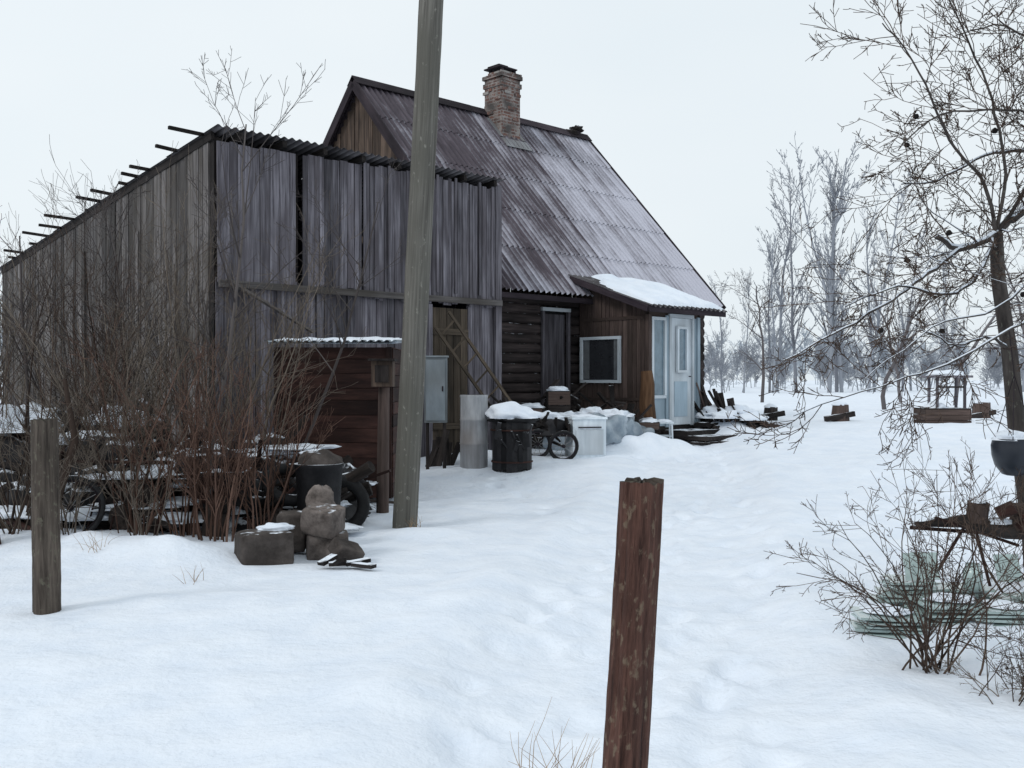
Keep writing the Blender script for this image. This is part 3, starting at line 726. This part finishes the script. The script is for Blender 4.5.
def tyre(c, r, n):
    mb = MB(); n = n.normalized(); a = n.orthogonal().normalized(); b = n.cross(a)
    mb.tube([c+a*math.cos(t*math.pi/14)*r+b*math.sin(t*math.pi/14)*r for t in range(29)], [r*.26]*29, 12, M_rubber, cap=False); mb.build('old_tyre')
tyre(V((-2.3, 10.4, .5)), .24, V((.3, -.6, .9))); tyre(V((-1.85, 10.7, .25)), .26, V((.1, -1, .3)))
mb = MB()
fr = [V((-4.7, 9.95, .05)), V((-3.5, 9.8, .05)), V((-3.45, 10.15, .75)), V((-4.65, 10.3, .75))]
for i in range(4): mb.tube([fr[i], fr[(i+1) % 4]], [.02, .02], 8, M_rust, .3)
for t in (.2, .4, .6, .8): mb.tube([lerp(fr[0], fr[1], t), lerp(fr[3], fr[2], t)], [.01, .01], 6, M_rust, .3)
mb.build('metal_bed_frame')
mb = MB()
for (x0, x1, y, z) in ((-4.5, -3.3, 10.35, .52), (-3.9, -2.8, 10.5, .42)):
    mb.beam(V((x0, y, z)), V((x1, y+.1, z+.08)), .3, .04, M_dark)
    mb.blob(V(((x0+x1)/2, y+.05, z+.05)), (x1-x0)/2, .16, .06, M_snow, .3, 3, 30, 6, half=True)
mb.build('snowy_planks')
mb = MB(); mb.blob(V((-5.7, 11.6, .1)), .9, .6, 1.1, M_junk, .2, 2, 30, 16, half=True); mb.blob(V((-5.75, 11.5, 1.0)), .6, .42, .28, M_snow, .25, 2, 24, 8, half=True)
mb.blob(V((-4.6, 11.9, .1)), .6, .5, 1.1, M_junk, .2, 2, 30, 16, half=True); mb.blob(V((-4.6, 11.8, 1.05)), .42, .35, .2, M_snow, .25, 2, 24, 8, half=True)
mb.build('covered_heap')
mb = MB(); c = V((-1.97, 10.2, .5))
mb.tube([c+UP*h for h in (-.6, -.1, .2, .21, .24)], [.2, .22, .24, .255, .25], 22, M_junk, .3)
mb.blob(c+UP*.22, .235, .23, .15, M_stone, .12, half=True, tint=.3); mb.blob(c+V((-.05, .03, .33)), .12, .11, .05, M_snow, .3, half=True); mb.build('old_tub')
mb = MB(); mb.blob(V((-1.83, 9.55, .40)), .14, .11, .19, M_stone, .10, 2.5, 24, 16, tint=.9); mb.blob(V((-1.85, 9.6, .2)), .2, .16, .22, M_junk, .1); mb.build('cloth_sack')
def block(c, sx, sy, sz, rz, tint, tilt=0.):
    mb = MB(); mb.blob(V((0, 0, 0)), sx/2, sy/2, sz/2, M_stone, .035, 2.5, 40, 26, sq=.2, tint=tint)
    o = mb.build('stone_block', loc=V((0, 0, 0))); o.location = c; o.rotation_euler = (tilt, tilt*.7, rz)
    return o
block(V((-2.17, 8.75, .12)), .46, .40, .30, .45, .3)
block(V((-1.70, 9.0, .33)), .32, .28, .24, -.3, .7, .15)
block(V((-1.68, 9.1, .08)), .38, .32, .26, .2, .6)
block(V((-1.45, 8.75, .09)), .28, .18, .14, .8, .2, .5)
block(V((-2.02, 9.2, .2)), .26, .26, .36, .1, .2)
mb = MB(); mb.blob(V((-2.1, 8.85, .27)), .17, .12, .05, M_snow, .2, half=True)
for i in range(5): p = V((-1.62+i*.07, 8.45, .035)); mb.beam(p, p+V((R.uniform(.05, .3), R.uniform(-.12, .2), R.uniform(-.01, .07))), .08, .03, M_dark, .3)
mb.build('broken_planks')

# ---------------------------------------------------------------- vegetation
def rv(s=1.): return V((R.gauss(0, s), R.gauss(0, s), R.gauss(0, s)))
def grow(mb, p, d, L, r, lv, P, mat):
    n = max(3, int(L/P['seg'])); n = min(n, P.get('nmax', 9)); pts = [p]; rad = [r]; dirs = []
    end = P.get('taper', .25)
    for i in range(n):
        d = (d+rv(P['wob'])+UP*P['up']*(1 if lv else .5)).normalized(); p = p+d*(L/n); pts.append(p)
        rad.append(max(P['rmin'], r*(1-(1-end)*(i+1)/n))); dirs.append(d)
    mb.tube(pts, rad, 8 if r > .04 else 5 if r > .012 else 3, mat, cap=False)
    if P.get('snow') and r > P['snow']:
        if abs(sum(q.z for q in dirs)/n) < .62:
            mb.tube([a+UP*q*.75 for a, q in zip(pts, rad)], [q*.72 for q in rad], 5, M_snow, cap=False)
    if lv < P['max']:
        c = int(P['n'][lv]*R.uniform(.7, 1.3)+.5)
        for k in range(c):
            t = R.uniform(P['t0'], 1.); i = min(n-1, int(t*n)); f = t*n-i
            q = lerp(pts[i], pts[i+1], min(1, f)); dd = dirs[i]
            ax = dd.orthogonal().normalized(); ax.rotate(Matrix.Rotation(R.uniform(0, 6.28), 3, dd))
            nd = dd.copy(); nd.rotate(Matrix.Rotation(R.gauss(P['ang'], .2), 3, ax))
            grow(mb, q, nd, L*P['lr']*R.uniform(.55, 1.1)*(1-.35*t), max(P['rmin'], rad[i]*P['rr']), lv+1, P, mat)
def shrub(x, y, h, ns, mat, spread=.35, twigs=(7, 4), rm=.0022, r0=.011, lean=(0, 0), up=.05):
    mb = MB(); P = dict(seg=.16, wob=.10, up=up, max=2, n=twigs, t0=.25, ang=.6, lr=.42, rr=.6, rmin=rm)
    for i in range(ns):
        a = R.uniform(0, 6.28); q = R.uniform(0, .18)
        b = V((x+math.cos(a)*q, y+math.sin(a)*q, gz(x, y)-.05))
        d = V((math.cos(a)*spread*R.random()+lean[0], math.sin(a)*spread*R.random()+lean[1], 1)).normalized()
        grow(mb, b, d, h*R.uniform(.6, 1.05), r0*R.uniform(.7, 1.3), 0, P, mat)
    return mb.build('bare_shrub')
for (x, y, h, ns) in ((-3.25, 9.8, 1.8, 13), (-2.85, 9.65, 1.6, 18), (-2.5, 9.9, 1.7, 14), (-3.7, 9.8, 2.0, 10), (-2.25, 10.4, 1.4, 7), (-3.0, 10.0, 1.9, 12)):
    shrub(x, y, h, ns, M_red, .28, (6, 3), rm=.002)
for (x, y, h, ns) in ((-4.2, 9.5, 1.3, 12), (-4.7, 9.6, 1.4, 12), (-3.5, 9.5, 1.1, 10)):
    shrub(x, y, h, ns, M_tan, .7, (8, 4), rm=.0018, r0=.007)
for (x, y, h, ns) in ((-4.3, 10.8, 3.0, 11), (-5.0, 10.2, 2.9, 11), (-5.6, 11, 3.2, 11), (-3.4, 11.0, 3.3, 10), (-4.8, 9.3, 1.9, 8), (-2.9, 11.3, 3.2, 8), (-3.9, 10.3, 2.6, 9), (-6.2, 12., 3.3, 11),
                      (-4.6, 11.6, 3.2, 12), (-3.7, 11.8, 3.6, 10), (-5.3, 12.3, 3.3, 10)):
    shrub(x, y, h, ns, R.choice([M_bark, M_tan, M_greyt, M_tan]), .5, (11, 6), r0=.013, rm=.0019)
def tree(name, x, y, h, r, mat, P, lean=(0, 0)):
    mb = MB(); grow(mb, V((x, y, gz(x, y)-.1)), V((lean[0], lean[1], 1)).normalized(), h, r, 0, P, mat); return mb.build(name)
PS = dict(seg=.4, wob=.06, up=.04, max=3, n=(14, 7, 3), t0=.35, ang=.65, lr=.42, rr=.55, rmin=.0024)
tree('bare_sapling', -3.3, 10.6, 4.3, .03, M_greyt, PS, (.03, 0)); tree('bare_sapling', -5.3, 11.0, 3.2, .03, M_greyt, PS, (-.05, 0))
tree('bare_sapling', -4.6, 11.6, 3.3, .03, M_greyt, PS, (.1, 0)); tree('bare_sapling', -2.6, 11.6, 3.9, .028, M_greyt, PS, (.05, 0))
mb = MB(); mb.tube([V((-4.75, 9.1, -.1)), V((-4.8, 9.1, .3)), V((-4.95, 9.15, .9)), V((-5.2, 9.2, 1.8))], [.13, .10, .09, .07], 10, M_rust, .9)
mb.tube([V((-4.3, 9.4, -.1)), V((-4.3, 9.4, .4)), V((-4.15, 9.5, 1.0)), V((-4.25, 9.5, 1.6))], [.05, .045, .035, .02], 8, M_bark, .2); mb.build('bare_trunk')
PT = dict(seg=.5, wob=.12, up=.03, max=3, n=(12, 8, 4), t0=.3, ang=.8, lr=.5, rr=.5, rmin=.0025)
tree('bare_tree', -8.2, 12.5, 4.2, .05, M_greyt, PT, (.02, 0)); tree('bare_tree', -9.0, 12.5, 7.6, .06, M_greyt, PT, (.0, 0))

# right-hand apple tree
mb = MB()
PA = dict(seg=.1, wob=.17, up=.02, max=2, n=(8, 4), t0=.15, ang=.75, lr=.45, rr=.5, rmin=.0025, snow=.0045, taper=.3)
PB = dict(PA, up=.05, wob=.13, n=(7, 4), snow=.02)
trunk = [V((3.95, 7.5, -.1)), V((3.9, 7.5, .5)), V((3.79, 7.5, 1.2)), V((3.72, 7.48, 1.8)), V((3.62, 7.45, 2.35)), V((3.58, 7.4, 2.68))]
mb.tube(trunk, [.085, .072, .064, .058, .052, .045], 12, M_grey, .3, rough=.04)
def limb(mb, pts, r0, r1, P, nside, Ls, mat=M_grey, snow=True, bias=None, rs=.004):
    q = []
    for i in range(len(pts)-1):
        p0 = pts[max(0, i-1)]; p1 = pts[i]; p2 = pts[i+1]; p3 = pts[min(len(pts)-1, i+2)]
        for k in range(5):
            t = k/5; q.append(.5*((2*p1)+(p2-p0)*t+(2*p0-5*p1+4*p2-p3)*t*t+(3*p1-p0-3*p2+p3)*t**3)+rv(.006))
    q.append(pts[-1]); n = len(q); rad = [lerp(r0, r1, (i/(n-1))**.7) for i in range(n)]
    mb.tube(q, rad, 7, mat, .3)
    if snow: mb.tube([a+UP*b*.85 for a, b in zip(q, rad)], [b*.8 for b in rad], 6, M_snow)
    for k in range(nside):
        i = R.randrange(1, n-1); dd = (q[i+1]-q[i]).normalized(); ax = dd.orthogonal().normalized(); ax.rotate(Matrix.Rotation(R.uniform(0, 6.28), 3, dd))
        nd = dd.copy(); nd.rotate(Matrix.Rotation(R.gauss(.9, .25), 3, ax))
        if bias: nd = (nd+bias).normalized()
        grow(mb, q[i], nd, Ls*R.uniform(.4, 1.1), max(rs, min(.009, rad[i]*.35)), 0, P, M_bark)
T = trunk[-1]
limb(mb, [V((4.35, 7.6, 3.0)), V((3.95, 7.5, 2.92)), V((3.7, 7.4, 2.78)), T, V((3.3, 7.3, 2.55)), V((3.05, 7.2, 2.62))], .045, .016, PA, 14, .8)
limb(mb, [V((3.3, 7.3, 2.55)), V((2.95, 7.1, 2.35)), V((2.65, 7.0, 2.15)), V((2.2, 6.9, 1.9)), V((1.85, 6.85, 1.72))], .018, .004, PA, 14, .8)
limb(mb, [T, V((3.4, 7.2, 3.0)), V((3.1, 7.1, 3.3)), V((2.85, 7.0, 3.75)), V((2.55, 6.9, 4.05))], .018, .004, PB, 16, .9, bias=V((-.1, 0, .3)), snow=False)
limb(mb, [T, V((3.6, 7.3, 3.1)), V((3.45, 7.2, 3.6)), V((3.25, 7.2, 4.1)), V((3.0, 7.1, 4.5))], .017, .004, PB, 16, .9, bias=V((0, 0, .3)), snow=False)
limb(mb, [T, V((3.8, 7.3, 3.1)), V((3.85, 7.3, 3.7)), V((3.7, 7.2, 4.4))], .018, .005, PB, 14, 1.0, bias=V((-.2, 0, .3)), snow=False)
limb(mb, [V((4.4, 7.3, 3.6)), V((3.95, 7.2, 3.9)), V((3.5, 7.1, 4.1)), V((3.1, 7.0, 4.0))], .014, .004, PB, 12, .8, snow=False)
limb(mb, [V((4.5, 7.3, 2.9)), V((4.0, 7.2, 3.3)), V((3.6, 7.1, 3.5)), V((3.0, 7.0, 3.45)), V((2.7, 7.0, 3.2))], .016, .004, PB, 14, .8, snow=False)
limb(mb, [V((4.4, 7.3, 2.2)), V((4.0, 7.2, 2.15)), V((3.5, 7.0, 1.95)), V((3.0, 6.9, 1.7)), V((2.5, 6.8, 1.55)), V((1.9, 6.75, 1.35))], .016, .003, PA, 16, .8, bias=V((-.2, 0, 0)))
limb(mb, [T, V((3.35, 7.2, 2.35)), V((3.1, 7.1, 2.2)), V((2.7, 7.0, 2.25)), V((2.3, 6.9, 2.1))], .018, .004, PA, 14, .8)
limb(mb, [V((4.3, 7.6, 3.3)), V((3.9, 7.5, 3.3)), V((3.5, 7.4, 3.25)), V((3.1, 7.3, 3.05)), V((2.8, 7.2, 3.0))], .018, .004, PA, 14, .8)
limb(mb, [trunk[3], V((3.5, 7.3, 1.9)), V((3.2, 7.2, 1.85)), V((2.9, 7.1, 1.95))], .014, .004, PA, 8, .6)
limb(mb, [V((4.3, 7.2, 2.6)), V((3.9, 7.1, 2.5)), V((3.4, 7.0, 2.1)), V((2.9, 6.9, 1.95)), V((2.4, 6.8, 1.6))], .014, .003, PA, 12, .7, bias=V((-.2, 0, .1)))
for i in range(9):
    p = V((R.uniform(2.6, 4), R.uniform(7, 7.4), R.uniform(1.9, 3.6))); mb.blob(p, .022, .022, .02, M_dark, .2, 2, 8, 6, tint=.1)
mb.build('apple_tree')
PM = dict(seg=.5, wob=.13, up=.03, max=3, n=(11, 7, 4), t0=.25, ang=.8, lr=.5, rr=.5, rmin=.006)
for (x, y, h) in ((12.3, 33, 5.0), (15.5, 35, 5.5), (11.0, 44, 5.5), (19, 36, 6), (17.5, 45, 6)):
    tree('bare_tree', x, y, h, .08, M_mid, PM, (R.uniform(-.1, .1), 0))
mb = MB(); PR = dict(seg=.1, wob=.12, up=.01, max=3, n=(6, 4, 2), t0=.2, ang=.7, lr=.48, rr=.6, rmin=.0016)
for i in range(24):
    b = V((2.33+R.gauss(0, .06), 5.5+R.gauss(0, .05), -.05))
    d = V((R.uniform(-.65, .75), R.uniform(-.45, .45), 1)).normalized(); grow(mb, b, d, R.uniform(.7, 1.2), .0075, 0, PR, M_bark)
mb.build('bare_shrub')
mb = MB()
for i in range(40):
    b = V((2.6+R.gauss(0, .16), 4.95+R.gauss(0, .12), -.05)); d = V((R.uniform(-.7, .7), R.uniform(-.5, .5), 1)).normalized()
    grow(mb, b, d, R.uniform(.3, .6), .004, 0, dict(PR, n=(6, 4, 2), rmin=.0012), R.choice([M_tan, M_bark]))
mb.build('bare_shrub')
mb = MB()
for i in range(12):
    b = V((3.7+R.gauss(0, .2), 6.6+R.gauss(0, .1), -.05)); d = V((R.uniform(-.7, .3), R.uniform(-.4, .4), 1)).normalized()
    grow(mb, b, d, R.uniform(.8, 1.4), .007, 0, dict(PR), M_bark)
mb.build('bare_shrub')
for (x, y, n, h) in ((.18, 3.95, 22, .36), (.04, 3.8, 6, .5), (.78, 3.75, 7, .2), (-2.55, 7.9, 8, .2), (2.75, 4.4, 14, .22), (-3.6, 8.7, 12, .25), (-1.0, 10.3, 12, .2)):
    mb = MB()
    for i in range(n):
        b = V((x+R.gauss(0, .05), y+R.gauss(0, .05), gz(x, y)-.02)); d = V((R.uniform(-.7, .5), R.uniform(-.4, .4), 1)).normalized(); pts = [b]
        for k in range(5): d = (d+rv(.12)-UP*.1).normalized(); pts.append(pts[-1]+d*h*R.uniform(.6, 1)/5)
        mb.tube(pts, [.0022, .002, .0018, .0014, .001, .0006], 3, M_grass, cap=False)
    mb.build('dry_grass_tuft')

mb = MB(); c = V((3.54, 7.05, 1.08))
mb.tube([c+UP*h for h in (-.16, -.15, -.09, -.02, .05, .09, .10)], [.05, .08, .125, .145, .15, .14, .145], 24, M_pot); mb.blob(c+UP*.09+V((-.03, -.01, 0)), .125, .12, .07, M_snow, .2, half=True)
for i in range(3): t = i*2.1; mb.tube([c+V((.14*math.cos(t), .14*math.sin(t), .10)), c+V((0, 0, .55)), V((3.5, 7.05, 1.97))], [.003]*3, 4, M_trim)
mb.build('hanging_flower_pot')
mb = MB()
for (x0, y0, nl) in ((2.35, 6.25, 6), (2.75, 6.35, 8), (3.1, 6.3, 7), (2.65, 6.65, 11), (3.0, 6.7, 9), (3.35, 6.5, 8)):
    for k in range(nl):
        a = R.gauss(0, .16); d = V((math.cos(a), math.sin(a), R.uniform(-.03, .03))).normalized(); n = UP; ay = n.cross(d).normalized(); n = d.cross(ay)
        mb.box(V((x0+R.uniform(-.06, .06), y0+R.uniform(-.03, .03), .0+.026*k)), d, n, ay, R.uniform(.28, .42), R.uniform(.010, .018), R.uniform(.24, .32), M_glass)
for (x, y) in ((2.66, 6.6), (2.74, 6.63), (3.25, 6.55)):
    a = R.uniform(-.2, .2); d = V((math.cos(a), math.sin(a), 0)); n = V((0, -1, .35)).normalized(); mb.box(V((x, y, .36)), d, n, n.cross(d).normalized(), R.uniform(.14, .2), .01, .18, M_glass)
x, y, z, h = 3.02, 6.55, .22, .17; mb.tube([V((x, y, z+h*q)) for q in (0, .05, .7, .8, .85, 1.)], [.05, .062, .062, .05, .042, .045], 18, M_glass)
for (x, y, z, s) in ((2.8, 6.35, .2, .15), (2.35, 6.25, .145, .15), (3.1, 6.3, .17, .12)): mb.blob(V((x, y, z)), s, .12, .03, M_snow, .2, half=True)
mb.build('glass_pane_stack')
mb = MB()
mb.tube([V((2.95, 7.3, .54)), V((3.15, 7.3, .555)), V((3.3, 7.3, .56)), V((3.45, 7.3, .53)), V((3.6, 7.3, .50)), V((3.9, 7.3, .5)), V((4.5, 7.3, .40)), V((5.2, 7.3, .1))], [.02, .035, .05, .055, .06, .07, .09, .1], 12, M_dark, .5, rough=.16)
mb.tube([V((4.1, 7.4, .0)), V((4.1, 7.4, .5))], [.12, .1], 8, M_dark)
for (a, b, r) in (((3.1, 7.5, .0), (3.35, 7.35, .55), .012), ((3.6, 7.5, 0), (3.4, 7.35, .53), .012), ((2.95, 7.4, .5), (3.9, 7.5, .42), .014), ((3.05, 7.2, .6), (3.8, 7.5, .35), .012)): mb.tube([V(a), V(b)], [r, r], 7, M_rust, .3)
mb.tube([V((3.39, 7.3, .56)), V((3.40, 7.28, .70))], [.08, .07], 14, M_porch, .4, rough=.1); mb.blob(V((3.40, 7.28, .70)), .065, .06, .02, M_snow, .2, half=True)
mb.tube([V((3.52, 7.25, .62)), V((3.62, 7.2, .68))], [.05, .05], 10, M_rust, .6)
mb.tube([V((3.72, 7.3, .5)), V((3.74, 7.28, .68))], [.09, .08], 14, M_porch, .3, rough=.1)
mb.blob(V((3.85, 7.25, .58)), .2, .14, .10, M_rust, .2, 3); mb.blob(V((3.55, 7.3, .545)), .1, .07, .04, M_snow, .2, half=True)
mb.build('fallen_log')

# distant trees
dist = empty('distant_trees', V((20, 90, .3)))
vars_ = []
PD = dict(seg=2.2, wob=.06, up=.08, max=3, n=(26, 9, 5), t0=.15, ang=.5, lr=.32, rr=.42, rmin=.013)
PW = dict(seg=1.2, wob=.12, up=.02, max=3, n=(15, 8, 5), t0=.05, ang=.75, lr=.48, rr=.42, rmin=.014)
PF = dict(seg=1.5, wob=.12, up=.03, max=2, n=(30, 12), t0=.05, ang=.7, lr=.42, rr=.45, rmin=.03, nmax=4)
for i in range(8):
    mb = MB(); P = PD if i < 3 else PW if i < 6 else PF
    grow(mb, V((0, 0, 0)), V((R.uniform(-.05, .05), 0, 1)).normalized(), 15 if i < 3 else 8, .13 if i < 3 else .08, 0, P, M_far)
    o = mb.build('tree_form', dist, loc=V((0, 0, 0))); vars_.append(o)
used = set()
def place(k, x, y, s, mat=None):
    src = vars_[k]
    if k in used:
        o = bpy.data.objects.new('tree_form', src.data); bpy.context.collection.objects.link(o); o.parent = dist
    else: o = src; used.add(k)
    o.location = V((x, y, gz(x, y)-.2))-V(dist.location); o.scale = (s*R.uniform(.9, 1.15), s, s*R.uniform(.9, 1.1)); o.rotation_euler = (0, 0, R.uniform(0, 6.28))
    if mat: o.material_slots[0].link = 'OBJECT'; o.material_slots[0].material = mat
for i, (x, y, s) in enumerate(((24, 92, 1.0), (27, 95, 1.25), (29.5, 93, 1.4), (31.5, 97, 1.35), (33.5, 94, 1.3), (26, 101, 1.1), (35.5, 98, 1.15), (37.5, 96, .95),
                               (27.5, 104, 1.3), (33, 104, 1.35), (31, 94, 1.45))):
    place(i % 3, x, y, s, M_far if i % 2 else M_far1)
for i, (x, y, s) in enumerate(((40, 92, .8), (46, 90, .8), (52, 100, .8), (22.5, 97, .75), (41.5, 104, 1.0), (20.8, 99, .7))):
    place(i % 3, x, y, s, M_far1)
for i in range(22):
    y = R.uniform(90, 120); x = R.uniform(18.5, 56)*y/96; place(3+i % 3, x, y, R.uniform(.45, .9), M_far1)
for i in range(46):
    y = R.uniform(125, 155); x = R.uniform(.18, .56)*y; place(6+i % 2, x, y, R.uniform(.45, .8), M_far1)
for i in range(70):
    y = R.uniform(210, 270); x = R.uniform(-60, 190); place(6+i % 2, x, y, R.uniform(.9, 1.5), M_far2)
for i in range(8):
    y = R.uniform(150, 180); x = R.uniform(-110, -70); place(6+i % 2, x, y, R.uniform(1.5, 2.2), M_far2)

# ---------------------------------------------------------------- world, sun, camera
sc = bpy.context.scene
w = bpy.data.worlds.new('World'); sc.world = w; w.use_nodes = True; nt = w.node_tree; bg = nt.nodes['Background']
sky = N(nt, 'ShaderNodeTexSky'); sky.sky_type = 'NISHITA'; sky.sun_disc = False
sky.sun_elevation = math.radians(38); sky.sun_rotation = math.radians(-55); sky.dust_density = 4
sc2 = N(nt, 'ShaderNodeVectorMath', operation='SCALE'); sc2.inputs['Scale'].default_value = .08; nt.links.new(sky.outputs[0], sc2.inputs[0])
tc = N(nt, 'ShaderNodeTexCoord').outputs['Generated']
cl = noisen(nt, mapping(nt, tc, (1, 1, 2.5)), 1.6, 3, .5)
ov = ramp(nt, cl, [(.3, (.80, .89, .95)), (.7, (.88, .945, .985))])
mx = mixc(nt, .93, sc2.outputs[0], ov)
nt.links.new(mx, bg.inputs[0]); bg.inputs[1].default_value = 1.0
sl = bpy.data.lights.new('sun', 'SUN'); sl.energy = .9; sl.angle = math.radians(16); sl.color = (1, .98, .96)
so = bpy.data.objects.new('sun', sl); so.rotation_euler = (math.radians(52), 0, math.radians(-55)); bpy.context.collection.objects.link(so)
cam = bpy.data.cameras.new('camera'); cam.lens = 35.16; cam.sensor_width = 36; cam.clip_end = 2000
co = bpy.data.objects.new('camera', cam); co.location = (0, 0, 1.6); co.rotation_euler = (math.radians(90-.29), 0, 0)
bpy.context.collection.objects.link(co); sc.camera = co
sc.view_settings.view_transform = 'Standard'; sc.view_settings.look = 'None'; sc.view_settings.exposure = 0
